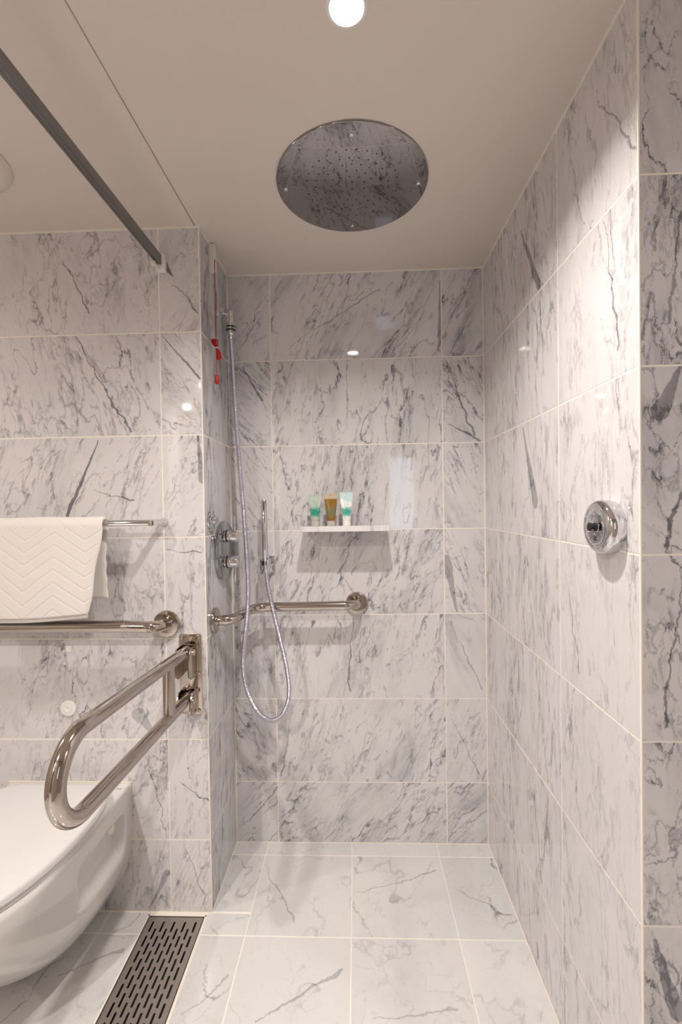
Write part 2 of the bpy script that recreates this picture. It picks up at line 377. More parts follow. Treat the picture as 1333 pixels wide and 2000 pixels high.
for r_ in range(7):
    for c_ in range(4):
        ang = math.radians([75, 80, 78, 95, 68, 105, 100][r_]+R.uniform(-6, 6))
        if c_ == 3 and r_ == 5: ang = math.radians(132)
        if c_ == 3 and r_ == 6: ang = math.radians(60)
        tile(wf, (0, YL, 0), (1, 0, 0), (0, 0, 1), UF[c_], UF[c_+1], JZ[r_], JZ[r_+1], M['marble'],
             (ang, [.9, .95, .9, .8, .85, .95, .85][r_], R.uniform(0, 60)), (R.uniform(2.0, 3.0), R.uniform(.4, .8), 1.02), feats.get((c_, r_)), cracks.get((c_, r_)))
# right wall: faces -x, u = -y
wr = struct('wall_right', mbox((XR+.0005, YR+.004, -.05), (XR+.12, 0, ZC+.05)), M['grout'])
UR = [.0016, .5731, -YR-.0015]
feats = {(0, 6): (.36, 1.95, .009, .47, 1.75, .7), (0, 4): (.36, 1.42, .012, .44, 1.22, .6)}
cracks = {(1, 5): (.76, 1.72, .0016, .80, 1.48, .7), (1, 6): (.74, 1.98, .0016, .845, 1.78, .6), (1, 3): (.60, 1.06, .0014, .66, .86, .6), (0, 2): (.44, .80, .0014, .50, .54, .6), (0, 1): (.40, .5, .0018, .46, .25, .7)}
for r_ in range(7):
    for c_ in range(2):
        tile(wr, (XR, 0, 0), (0, -1, 0), (0, 0, 1), UR[c_], UR[c_+1], JZ[r_], JZ[r_+1], M['marble'],
             (math.radians((93 if r_ < 5 else 98)+R.uniform(-5, 5)), [.95, .66][c_], R.uniform(0, 60)), ([4.6, 3.6][c_], .45, 1.04), feats.get((c_, r_)), cracks.get((c_, r_)))
# pier facing the camera at the right edge
wp = struct('wall_right_front', mbox((XR+.002, YR+.0005, -.05), (1.4, YR+.10, ZC+.05)), M['grout'])
UP = [XR+.0015, 1.0644, 1.35]
feats = {(0, 1): (.475, .50, .010, .515, .38, .65), (0, 0): (.50, .10, .006, .535, .17, .55), (0, 4): (.52, 1.43, .011, .49, 1.36, .6)}
cracks = {(0, 3): (.525, 1.11, .0016, .49, .85, .75), (0, 4): (.55, 1.42, .0022, .50, 1.15, .8), (0, 5): (.53, 1.7, .0016, .50, 1.5, .6)}
for r_ in range(7):
    for c_ in range(2):
        tile(wp, (0, YR, 0), (1, 0, 0), (0, 0, 1), UP[c_], UP[c_+1], JZ[r_], JZ[r_+1], M['marble'],
             (math.radians(R.uniform(88, 104)), 1.15, R.uniform(0, 60)), (2.0, 1.4, .97), feats.get((c_, r_)), cracks.get((c_, r_)))
# floor with a slot for the drain
DX0, DX1, DY0, DY1 = -.634, -.4665, -.296, -1.16
bm = bmesh.new()
for a, b in (((-2.0, DY0+.004, -.12), (1.4, .1, -.0006)), ((-2.0, -4.3, -.12), (1.4, DY1-.004, -.0006)), ((-2.0, DY1-.004, -.12), (DX0-.004, DY0+.004, -.0006)), ((DX1+.004, DY1-.004, -.12), (1.4, DY0+.004, -.0006)), ((DX0-.004, DY1-.004, -.12), (DX1+.004, DY0+.004, -.085))): box(bm, a, b)
fl = struct('floor', bm, M['grout'])
FX = [-2.0, -1.842, -1.540, -1.238, -.936, -.634, -.332, -.030, .272, .574, .876, 1.178, 1.4]
FY = [0, -.060, -.3525, -.645, -.9375, -1.23, -1.5225, -1.815, -2.1075, -2.4, -2.7, -3.0, -3.3, -3.6, -3.9, -4.2]
fcr = {(6, 1): (-.325, -.10, .002, -.20, -.31, .45), (7, 1): (-.02, -.21, .0018, .25, -.12, .5), (6, 2): (-.25, -.56, .0035, -.05, -.44, .5), (8, 1): (.29, -.18, .0018, .44, -.28, .45), (7, 2): (.02, -.55, .0022, .22, -.53, .4), (4, 2): (-.80, -.47, .003, -.66, -.40, .45), (5, 2): (-.43, -.55, .002, -.35, -.47, .4)}
for i in range(len(FX)-1):
    for j in range(len(FY)-1):
        x0, x1, y1, y0 = FX[i], FX[i+1], FY[j], FY[j+1]
        if j == 0 and x1 < XL: continue
        pieces = []
        if y1 > YL and x0 < XL:                                        # notch round the wall corner
            if x1 > XL+.01: pieces.append((XL+.0005, x1, max(y0, YL+.0005) if y0 < YL else y0, y1))
            if y0 < YL: pieces.append((x0, x1, y0, YL-.0015))
        elif y1 > YR and x1 > XR:
            if x0 < XR-.01: pieces.append((x0, XR-.0005, max(y0, YR), y1))
            if y0 < YR: pieces.append((max(x0, XR-.0005) if x0 < XR else x0, x1, y0, YR-.001))
            if y0 < YR and x0 < XR-.01: pieces[-1] = (XR+.001, x1, y0, YR-.001); pieces[0] = (x0, XR-.0005, y0, y1)
        else: pieces.append((x0, x1, y0, y1))
        out = []
        for (a, b, c, d) in pieces:                                    # cut away the drain slot
            if b <= DX0+.001 or a >= DX1 or d <= DY1 or c >= DY0: out.append((a, b, c, d)); continue
            if d > DY0+.02: out.append((a, b, DY0+.004, d)); d = DY0+.004
            if c < DY1-.02: out.append((a, b, c, DY1-.004)); c = DY1-.004
            if b > DX1+.02: out.append((DX1+.005, b, c, d))
            if a < DX0-.02: out.append((a, DX0-.005, c, d))
        for (a, b, c, d) in out:
            if b-a < .012 or d-c < .012: continue
            tile(fl, (0, 0, 0), (1, 0, 0), (0, 1, 0), a, b, c, d, M['floor_marble'], (R.uniform(.1, 1.2), R.uniform(.65, .95), R.uniform(0, 60)), (R.uniform(1.0, 1.5), R.uniform(.6, 1.3), R.uniform(.94, 1.04)), None, fcr.get((i, j)))
# ceiling: carcass above, lacquered panels below, with cut-outs left for the lamps
ce = struct('ceiling', mbox((-2.05, -4.3, ZC+.045), (1.45, .1, ZC+.10)), M['paint'])
LAMPS = [(-.003, -.838, LIGHT_SHOWER), (-1.78, -.84, LIGHT_FILL*.35), (1.22, -1.45, LIGHT_FILL*.25), (-1.0, -1.96, LIGHT_FILL*.9), (-1.3713, -2.579, LIGHT_CABIN), (-1.746, -3.263, LIGHT_CABIN)]  # out-of-view bathroom lamps are added fill; shower and cabin ones are not
VX, VY = -.935, -.575
def panel(x0, x1, y0, y1):
    hs = [circ(x, y, .034) for x, y, _ in LAMPS if x0 < x < x1 and y0 < y < y1]
    if x0 < VX < x1 and y0 < VY < y1: hs.append(circ(VX, VY, .085))
    o = link_bm('ceiling_panel', flat([(x0, y0), (x1, y0), (x1, y1), (x0, y1)], hs, (0, 0, ZC), (1, 0, 0), (0, 1, 0), .02), M['ceiling'], ce, smooth=False)
    return o
panel(-2.0, -.4615, YREAR, YL+.003); panel(-.4585, 1.4, YREAR, .003); panel(-2.0, 1.4, -4.2, YREAR-.003)
link_bm('panel_joint', mbox((-.466, YREAR, ZC+.0202), (-.454, YL, ZC+.03)), M['grout'], ce, smooth=False)
# bright sealant bead where marble meets the ceiling
bm = bmesh.new()
for a, b in (((XL, -.004, ZC-.0035), (XR, 0.001, ZC)), ((XL, YL, ZC-.0035), (XL+.004, 0, ZC)), ((-1.9, YL-.004, ZC-.0035), (XL, YL+.001, ZC)), ((XR-.004, YR, ZC-.0035), (XR, 0, ZC))): box(bm, a, b)
struct('trim_1', bm, M['grout'])
bm = bmesh.new(); box(bm, (XR-.0004, YR-.0004, 0), (XR+.0030, YR+.0030, ZC-.004), .0008)
struct('trim_2', bm, M['grout'])
bm = bmesh.new(); box(bm, (XL-.0030, YL-.0004, 0), (XL+.0004, YL+.0030, ZC-.004), .0008)
struct('trim_3', bm, M['grout'])
# rooms behind the camera, seen only as reflections
struct('wall_outer_left', mbox((-2.05, -4.25, -.05), (-1.9, YL, ZC+.05)), M['paint'])
struct('wall_outer_right', mbox((1.35, -4.25, -.05), (1.45, YR, ZC+.05)), M['paint'])
struct('wall_rear_cabin', mbox((-2.0, -4.3, -.05), (1.4, -4.2, ZC+.05)), M['wood'])
DW0, DW1, DH, WX0, WX1, WZ0, WZ1 = -1.30, -.70, 2.0, .285, .50, 1.0, 1.62
door_o = rrect(DW0, -.2, DW1, DH, .10); 
wrr = flat([(-1.9, -.02), (1.36, -.02), (1.36, ZC-.001), (-1.9, ZC-.001)], [rrect(DW0, 0, DW1, DH, .10, 8), rrect(WX0, WZ0, WX1, WZ1, .03)], (0, YREAR, 0), (1, 0, 0), (0, 0, 1), .08)
struct('wall_rear', wrr, M['paint'])
struct('door_1', flat(rrect(DW0-.07, -.015, DW1+.07, DH+.035, .14, 8), [rrect(DW0+.002, .003, DW1-.002, DH-.002, .10, 8)], (0, YREAR+.012, 0), (1, 0, 0), (0, 0, 1), .012), M['frame_white'])
win = struct('window_1', flat(rrect(WX0-.03, WZ0-.03, WX1+.03, WZ1+.03, .04), [rrect(WX0+.002, WZ0+.002, WX1-.002, WZ1-.002, .03)], (0, YREAR+.012, 0), (1, 0, 0), (0, 0, 1), .012), M['frame_white'])
link_bm('frosted_pane', mbox((WX0, YREAR-.05, WZ0), (WX1, YREAR-.045, WZ1)), M['daylight'], win, smooth=False)

# ---------------------------------------------------------------- downlights, real and added fill
LL = ['bright round downlight in the shower ceiling above the rain shower plate', 'added unseen fill downlight in the left rear corner of the bathroom', 'added unseen fill downlight to the right behind the pier', 'added unseen fill downlight close to the door frame inside the bathroom', 'round ceiling downlight just beyond the doorway', 'round ceiling downlight deep in the cabin beyond the doorway']
for (x, y, e), lb in zip(LAMPS, LL):
    t = thing('downlight', (x, y, ZC), lb, 'ceiling light', 'recessed ceiling downlights')
    link_bm('trim_ring', ml([(.0275, .012), (.0275, -.0005), (.0290, -.002), (.0340, -.0012), (.0350, 0), (.031, .0005), (.031, .012)], (x, y, ZC), (0, 0, 1), 48, True), M['white'], t)
    link_bm('lamp_housing', ml([(.0325, .004), (.0325, .04), (0, .04), (0, .0385), (.0295, .0385), (.0295, .004)], (x, y, ZC), (0, 0, 1), 40, True), M['dark'], t)
    link_bm('lens', ml([(0, .0035), (.020, .0025), (.0272, .004), (.0272, .008), (0, .008)], (x, y, ZC), (0, 0, 1), 40), M['lamp'], t)
    ld = bpy.data.lights.new('downlight_glow', 'AREA'); ld.shape = 'DISK'; ld.size = .05; ld.energy = e; ld.color = WARM; ld.spread = math.radians(136 if lb is LL[0] else 165)
    lo = bpy.data.objects.new('downlight_glow', ld); COL.objects.link(lo); lo.location = (0, 0, .001); lo.parent = t

# ---------------------------------------------------------------- rain shower plate
sx, sy = .0025, -.4305
t = thing('rain_shower', (sx, sy, ZC), 'large round mirror-polished rain shower plate in the ceiling', 'shower head')
link_bm('plate', ml([(0, -.0045), (.1905, -.0045), (.1925, -.004), (.193, -.003), (.193, 0), (0, 0)], (sx, sy, ZC), (0, 0, 1), 128), M['mirror'], t, angle=25)
bm = bmesh.new()
for k, n in ((.013, 4), (.033, 9), (.053, 14), (.073, 20), (.093, 25), (.117, 30)):
    for i in range(n):
        a = 2*math.pi*(i+.5*(n % 2))/n
        lathe(bm, [(.0021, 0), (.0019, -.0007), (0, -.0009)], (sx+k*math.cos(a), sy+k*math.sin(a), ZC-.0044), (0, 0, 1), 8)
props(link_bm('nozzles', bm, M['nozzle'], t), kind='stuff')
for dx, dy in ((0, -.157), (0, .163), (-.172, .004), (.17, .001)):
    link_bm('screw', ml([(.0055, 0), (.0053, -.0018), (.0035, -.003), (.0018, -.003), (.0016, -.0018), (0, -.0018)], (sx+dx, sy+dy, ZC-.0044), (0, 0, 1), 20), M['chrome'], t)

# ---------------------------------------------------------------- ceiling air vent
t = thing('ceiling_vent', (VX, VY, ZC), 'round off-white ceiling air vent above the toilet at the left edge', 'vent')
link_bm('outer_ring', ml([(.123, 0), (.124, -.002), (.119, -.010), (.104, -.018), (.096, -.019), (.091, -.015), (.088, .012), (.080, .012), (.080, .02), (.0845, .02), (.0845, 0)], (VX, VY, ZC), (0, 0, 1), 72, True), M['ceiling'], t)
link_bm('centre_disc', ml([(0, -.030), (.05, -.029), (.080, -.0255), (.085, -.022), (.083, -.016), (.02, -.004), (.008, .0), (.008, .03), (0, .03)], (VX, VY, ZC), (0, 0, 1), 72), M['ceiling'], t)
link_bm('duct', ml([(.079, .018), (.079, .042), (0, .042), (0, .040), (.077, .040), (.077, .018)], (VX, VY, ZC), (0, 0, 1), 40, True), M['dark'], t)

# ---------------------------------------------------------------- shower screen rail
t = thing('ceiling_rail', (-.562, YL, 1.94), 'grey aluminium shower curtain rail running below the ceiling on the left', 'rail')
link_bm('rail_bar', flat([(-.5705, 1.9285), (-.5645, 1.9285), (-.5645, 1.9315), (-.5620, 1.9315), (-.5620, 1.9265), (-.5555, 1.9265), (-.5555, 1.9540), (-.5705, 1.9540)], [], (0, YL-.016, 0), (1, 0, 0), (0, 0, 1), 1.85), M['aluminium'], t, smooth=False)
link_bm('end_bracket', flat(rrect(-.5745, 1.9105, -.5465, 1.958, .003), [], (0, YL-.0005, 0), (1, 0, 0), (0, 0, 1), .017, .001), M['white'], t)
bm = bmesh.new()
for k in range(2): box(bm, (-.580+.003*k, YL-.030-.012*k, 1.9185-.003*k), (-.566+.002*k, YL-.022-.012*k, 1.9265-.001*k), .001)
link_bm('glider', bm, M['cap'], t)

# ---------------------------------------------------------------- emergency pull cord
cx, cy = -.4285, -.1905
t = thing('emergency_pull_cord', (XL, -.165, ZC), 'red emergency pull cord with a tied loop hanging beside the left recess wall', 'pull cord')
link_bm('switch_box', mbox((XL, -.200, 1.960), (XL+.019, -.180, ZC-.001), .002, 2), M['white'], t)
cordpts = [(cx+.001, -.199, 1.985), (cx+.0005, -.2025, 1.978), (cx, -.203, 1.96), (cx, -.203, 1.625)]
link_bm('cord', mt(spline(cordpts, .01), .0013, 8), M['red'], t)
bm = bmesh.new()
for k in range(5):
    a = 2*math.pi*k/5; ox, oy = .0035*math.cos(a), .0035*math.sin(a)
    b0 = Vector((cx+.001, -.203, 1.716)); dn = Vector((.006, 0, -.032)); upv = Vector((-.003 if k % 2 else -.014, 0, .026))
    tube(bm, spline([b0+Vector((ox*.4, oy*.4, 0)), b0+dn*.4+Vector((ox+.002, oy, 0)), b0+dn+Vector((ox, oy, -.002*k)), b0+dn*1.03+Vector((ox+.004, oy, 0)), b0+dn*.5+Vector((ox+.005, oy, 0)), b0+Vector((ox*.3, oy*.4, .002))], .004), .0017, 7)
    tube(bm, spline([b0+Vector((ox*.3, oy*.4, 0)), b0+upv*.5+Vector((ox-.003, oy, 0)), b0+upv+Vector((ox, oy, 0)), b0+upv*.9+Vector((ox+.005, oy, -.002)), b0+Vector((ox*.4+.001, oy*.4, 0))], .004), .0015, 7)
link_bm('cord_loops', bm, M['red'], t)
link_bm('cable_tie', ml([(.0055, 0), (.0062, .0006), (.0062, .0026), (.0055, .0032)], (cx+.0013, -.203, 1.7140), (.1, 0, 1), 16), M['white'], t)
link_bm('toggle', ml([(0, 0), (.004, .0005), (.0068, .003), (.0075, .008), (.0066, .022), (.0045, .029), (.002, .0305), (0, .0305)], (cx, -.203, 1.602), (0, 0, 1), 20), M['redplastic'], t)

# ---------------------------------------------------------------- wall outlet, hose, hand shower
ex, ey, ez = -.4200, -.064, 1.8845
t = thing('shower_hose_outlet', (XL, ey, ez), 'chrome wall elbow high on the left recess wall where the hose starts', 'shower outlet')
link_bm('wall_flange', ml([(0, 0), (.027, 0), (.0275, .002), (.022, .006), (.015, .0085), (.0125, .010), (0, .010)], (XL, ey, ez), (1, 0, 0)), M['chrome'], t)
link_bm('elbow', mt(fillet([(XL+.005, ey, ez), (ex, ey, ez), (ex, ey, ez-.03)], .004, 5), .0122, 24), M['chrome'], t)
link_bm('connector', ml([(0, 0), (.0125, 0), (.0135, .002), (.0135, .022), (.0155, .023), (.0155, .030), (.0135, .031), (.0135, .034), (.0165, .035), (.0165, .041), (.0125, .043), (.0125, .055), (.0095, .058), (.009, .072), (0, .072)], (ex, ey, ez-.018), (0, 0, -1)), M['chrome'], t)
bm = bmesh.new()
for h in (.0325, .043): lathe(bm, [(.0145, h-.001), (.0168, h), (.0145, h+.001)], (ex, ey, ez-.018), (0, 0, -1), 32)
link_bm('seal', bm, M['rubber'], t)

hs = Vector((-.3115, -.078, 1.033))                              # bottom of the stick shower
hose_pts = [(-0.4207, -0.064, 1.7948), (-0.4149, -0.066, 1.6925), (-0.4063, -0.075, 1.5502), (-0.3948, -0.088, 1.4087), (-0.3825, -0.104, 1.2863), (-0.3697, -0.122, 1.1664), (-0.3592, -0.142, 1.0494), (-0.3526, -0.158, 0.968), (-0.3523, -0.172, 0.8879), (-0.3583, -0.172, 0.8301), (-0.3699, -0.162, 0.744), (-0.3734, -0.15, 0.6726), (-0.3652, -0.14, 0.6094), (-0.3413, -0.13, 0.547), (-0.3111, -0.122, 0.5106), (-0.2849, -0.116, 0.5008), (-0.2577, -0.112, 0.5162), (-0.2383, -0.11, 0.5551), (-0.2325, -0.109, 0.6014), (-0.2368, -0.109, 0.6567), (-0.2475, -0.111, 0.7179), (-0.2628, -0.115, 0.7915), (-0.275, -0.118, 0.849), (-0.2867, -0.115, 0.8998), (-0.2986, -0.103, 0.9492), (-0.3069, -0.088, 0.9936), (hs.x, hs.y, hs.z-.0150)]
sp = spline(hose_pts, .00112)
t = props(link_bm('shower_hose', mt(sp, lambda i: (.0074, .0079, .0074, .0062)[i % 4], 12), M['hose'], loc=hose_pts[0], angle=80), 'long ribbed metal shower hose looping down in front of the grab bar', 'hose')

t = thing('hand_shower', hs, 'slim chrome stick hand shower upright in its bracket on the back wall', 'hand shower')
topv = Vector((-.3140, -.072, 1.241)); ax = (topv-hs)
link_bm('handle', ml([(0, -.014), (.0065, -.014), (.0075, -.008), (.0075, 0), (.0098, .003), (.0098, ax.length-.003), (.0075, ax.length), (0, ax.length+.0005)], hs, ax), M['chrome'], t)
link_bm('spray_face', mbox((-.3155, -.0832, 1.205), (-.3118, -.0800, 1.234), .0006), M['nozzle'], t)

t = thing('shower_holder', (-.297, 0, 1.012), 'small square chrome bracket on the back wall holding the stick shower', 'shower holder')
link_bm('wall_plate', mbox((-.3160, -.014, .985), (-.2900, 0, 1.042), .003, 2), M['chrome'], t)
link_bm('arm', mt([(-.299, -.008, 1.012), (-.305, -.072, 1.012)], .007, 16), M['chrome'], t)
clip = flat([(.0108*math.cos(math.radians(a)), .0105*math.sin(math.radians(a))) for a in range(-60, 241, 12)]+[(.0185*math.cos(math.radians(a)), .0185*math.sin(math.radians(a))) for a in range(240, -61, -12)], [], (hs.x, hs.y, .988), (1, 0, 0), (0, 1, 0), .050, .001)
link_bm('clip', clip, M['chrome'], t)

# ---------------------------------------------------------------- thermostatic valve
vy, vz = -.106, 1.072
t = thing('shower_valve', (XL, vy, vz), 'oval chrome shower mixer plate with two lever knobs on the left recess wall', 'shower valve')
link_bm('wall_plate', ml([(0, 0), (.099, 0), (.0995, .004), (.0985, .0115), (.094, .0135), (0, .0135)], (XL, vy, vz), (1, 0, 0), 96), M['chrome_dark'], t, angle=25)
for z, s in ((1.121, 1), (1.035, -1)):
    k = link_bm('knob', ml([(0, 0), (.0215, 0), (.0205, .003), (.0205, .0095), (.0180, .010), (.0180, .0135), (.0192, .014), (.0192, .043), (.0180, .0450), (0, .0450)], (XL+.008, vy-.012, z), (1, 0, 0), 40), M['chrome'], t)
    link_bm('seal_ring', ml([(.018, .0098), (.0212, .0104), (.0212, .0130), (.018, .0138)], (XL+.008, vy-.012, z), (1, 0, 0), 40), M['rubber'], k)
    link_bm('lever', mt([(XL+.044, vy-.012, z+s*.017), (XL+.044, vy-.012, z+s*.066), (XL+.044, vy-.012, z+s*.067)], lambda i: .0035 if i < 2 else .0028, 14), M['chrome'], k)

t = thing('robe_hook', (XL, -.236, 1.179), 'small round chrome hook beside the shower mixer plate', 'hook')
link_bm('rosette', ml([(0, 0), (.0265, 0), (.0275, .002), (.0265, .005), (.017, .007), (0, .0075)], (XL, -.236, 1.179), (1, 0, 0)), M['chrome'], t)
link_bm('stub', ml([(0, .004), (.009, .004), (.0085, .012), (.0125, .015), (.0135, .018), (.0120, .021), (.006, .0215), (.004, .0190), (0, .0190)], (XL, -.238, 1.179), (1, -.15, 0)), M['chrome'], t)

# ---------------------------------------------------------------- grab bars
def flange(p, d, parent, r=.0392):
    link_bm('wall_flange', ml([(0, 0), (r-.001, 0), (r, .001), (r, .0075), (r-.0015, .0098), (r-.004, .0105), (.0185, .0105), (.0175, .012), (0, .012)], p, d, 64), M['steel'], parent, angle=30)
t = thing('grab_bar', (XL, -.214, .8635), 'polished steel grab bar bent from the left recess wall across to the back wall', 'grab bar')
flange((XL, -.214, .8635), (1, 0, 0), t); flange((-.0010, 0, .869), (0, -1, 0), t)
link_bm('bar', mt(fillet([(XL+.006, -.214, .8635), (-.392, -.214, .8635), (-.352, -.080, .873), (-.001, -.083, .878), (-.001, -.006, .869)], [.05, .06, .042], 14), .0158, 28), M['steel'], t)

t = thing('grab_bar', (-.5675, YL, .8735), 'long horizontal polished steel grab bar on the wall behind the toilet', 'grab bar')
flange((-.5675, YL, .8735), (0, -1, 0), t); flange((-1.60, YL, .8735), (0, -1, 0), t)
link_bm('bar', mt(fillet([(-.5675, YL-.006, .8735), (-.5690, -.357, .881), (-.66, -.362, .8865), (-1.598, -.360, .8865), (-1.60, YL-.006, .8735)], [.035, .0385, .042], 14), .0165, 28), M['steel'], t)
bm = lathe(bmesh.new(), [(.0166, 0), (.0169, .0004), (.0169, .0012), (.0166, .0016)], (-.652, -.3615, .8860), (1, 0, 0), 40)
link_bm('joint_ring', bm, M['plate'], t)

# fold-down bar
t = thing('fold_down_grab_bar', (-.497, YL, .725), 'polished steel U-shaped fold-down support bar projecting beside the toilet', 'grab bar')
pl = link_bm('mounting_plate', flat(rrect(-.531, .604, -.4640, .8435, .009), [], (0, YL, 0), (1, 0, 0), (0, 0, 1), .006, .0012), M['plate'], t)
for x in (-.521, -.474):
    for z in (.833, .727, .614): link_bm('screw', ml([(.0062, 0), (.006, .0022), (.004, .0036), (.0022, .0038), (.0019, .002), (0, .002)], (x, YL-.006, z), (0, -1, 0), 20), M['steel'], pl)
for z0, z1, dd in ((.722, .812, .064), (.614, .682, .058)):
    bm = bmesh.new()
    for xa in (-.5185, -.4785):                         # two cheeks with a chamfered upper front corner
        pts = [(0, z0), (dd*.62, z0), (dd, z0+.016), (dd, z1-.030), (dd-.020, z1), (0, z1)]
        f2 = flat(pts, [], (xa, YL-.006, 0), (0, -1, 0), (0, 0, 1), .0035)
        me = bpy.data.meshes.new('t'); f2.to_mesh(me); f2.free(); bm.from_mesh(me); bpy.data.meshes.remove(me)
    box(bm, (-.5185, YL-.0105, z0), (-.475, YL-.006, z1), .0008)
    link_bm('hinge_bracket', bm, M['steel'], t)
for z in (.800, .660):
    link_bm('pivot_bolt', ml([(0, 0), (.0085, 0), (.0085, .003), (.0055, .0035), (.0055, .050), (.0085, .0505), (.0085, .054), (0, .0545)], (-.5245, YL-.045, z), (1, 0, 0), 20), M['steel'], t)
loop = [(-.499, YL-.030, .799), (-.499, -.815, .8255)]
loop += [(-.499, -.805-.0765*math.sin(a), .749+.0765*math.cos(a)) for a in [math.pi*k/24 for k in range(1, 24)]]
loop += [(-.499, -.80, .6725), (-.499, YL-.026, .660)]
link_bm('bar', mt(spline(loop[:2], .05)[:-1]+loop[1:-1]+spline(loop[-2:], .05)[1:], .0160, 32), M['steel'], t)
link_bm('upright', mt([(-.499, -.4385, .8045), (-.499, -.4385, .665)], .0155, 28), M['steel'], t)

# ---------------------------------------------------------------- towel rail and towel
ry, rz = -.360, 1.1765
t = thing('towel_rail', (-.57, YL, rz), 'slim chrome towel rail on the wall above the long grab bar', 'towel rail')
link_bm('rod', mt([(-1.42, ry, rz+.002), (-.566, ry, rz), (-.5625, ry, rz)], lambda i: .0085 if i < 2 else .0072, 24), M['chrome'], t)
for x in (-.571, -1.40):
    link_bm('post', ml([(0, -.010), (.0088, -.009), (.0095, -.006), (.0095, .060), (.0125, .072), (.0125, .0775), (0, .0775)], (x, ry, rz), (0, 1, 0), 28), M['chrome'], t)

def towel():
    th = .011
    path = []                                            # (y, z) of the middle surface: front hem up, over the rail, back hem
    for k in range(151): path.append((-.402+.016*(k/150)**1.5, .932+.232*k/150))
    for k in range(1, 24):
        a = math.pi*k/24; path.append((ry-.026*math.cos(a)*1.0, rz-.0095+.0240*math.sin(a)))
    for k in range(66): path.append((ry+.024-.006*(k/65), rz-.010-.205*k/65))
    L = [0]
    for a, b in zip(path, path[1:]): L.append(L[-1]+math.hypot(b[0]-a[0], b[1]-a[1]))
    nx = 210; xl = -1.17
    def right(i):
        if i <= 150: f = i/150; return -.7385+.040*f**.8+.0025*math.sin(f*9)
        if i <= 174: f = (i-150)/24; return -.6985-.010*f
        f = (i-174)/66; return -.7100-.013*math.sin(min(f*3, 1.57))+.0095*f**1.3+.0028*abs(math.sin(f*15))
    def P(i, j, side):
        y, z = path[i]; a = path[max(i-1, 0)]; b = path[min(i+1, len(path)-1)]
        ty, tz = b[0]-a[0], b[1]-a[1]; l = math.hypot(ty, tz); ny, nz = -tz/l, ty/l            # outward normal
        f = j/nx; f = 1-(1-f)**1.35; x = xl+(right(i)-xl)*f
        u = 1-f; edge = min(1, math.sqrt(max(0, 1-(1-min((right(i)-x)/.012, 1))**2)))
        hem = min(1, (L[-1]-L[i])/.004, .35+L[i]/.004)
        tri = abs(((x+.7440)/.168) % 1-.5)*2                                             # chevron
        ph = ((L[i]+.056*tri-.004)/.0335) % 1
        groove = math.exp(-((ph-.5)/.05)**2)*(1 if L[i] > .02 or tri > .0 else 0)
        w_ = .0055*math.sin(x*21+1.1)*max(0, 1-L[i]/.25)+.0010*math.sin(x*30+L[i]*10)
        o = th/2*edge*hem*side+w_-(.0013*groove*edge if side > 0 else 0)
        drop = (.010*math.sin((x+1.17)*7+.4)+.005) if i < 70 else 0
        return Vector((x, y+ny*o, z+nz*o-drop*(1-i/70 if i < 70 else 0)))
    bm = bmesh.new(); G = {}
    for s in (1, -1):
        for i in range(len(path)):
            for j in range(nx+1): G[i, j, s] = bm.verts.new(P(i, j, s))
    n = len(path)-1
    for s in (1, -1):
        for i in range(n):
            for j in range(nx): bm.faces.new((G[i, j, s], G[i+1, j, s], G[i+1, j+1, s], G[i, j+1, s]))
    for i in range(n):
        for j in (0, nx): bm.faces.new((G[i, j, 1], G[i+1, j, 1], G[i+1, j, -1], G[i, j, -1]))
    for j in range(nx):
        for i in (0, n): bm.faces.new((G[i, j, 1], G[i, j+1, 1], G[i, j+1, -1], G[i, j, -1]))
    return bm
t = props(link_bm('towel', towel(), M['towel'], loc=(-.9, ry, rz), angle=75), 'thick white towel with chevron quilting folded over the chrome rail', 'towel')
def hem_bm():                                            # inner folded layer peeping out under the front fold
    bm = bmesh.new(); n = 60; rows = []
    for j in range(n+1):
        x = -1.165+(-.7445+1.165)*j/n; w_ = .0055*math.sin(x*21+1.1)
        dz = .010*math.sin((x+1.17)*7+.4)+.005
        rows.append([bm.verts.new((x, y+w_*-1, z)) for y, z in ((-.3985, .99), (-.3985, .9235-dz), (-.3965, .9205-dz), (-.3925, .9205-dz), (-.3905, .9235-dz), (-.3905, .99))])
    for a, b in zip(rows, rows[1:]):
        for k in range(6): bm.faces.new((a[k], b[k], b[(k+1) % 6], a[(k+1) % 6]))
    bm.faces.new(rows[0]); bm.faces.new(rows[-1]); return bm
link_bm('inner_layer', hem_bm(), M['towel'], t, angle=60)

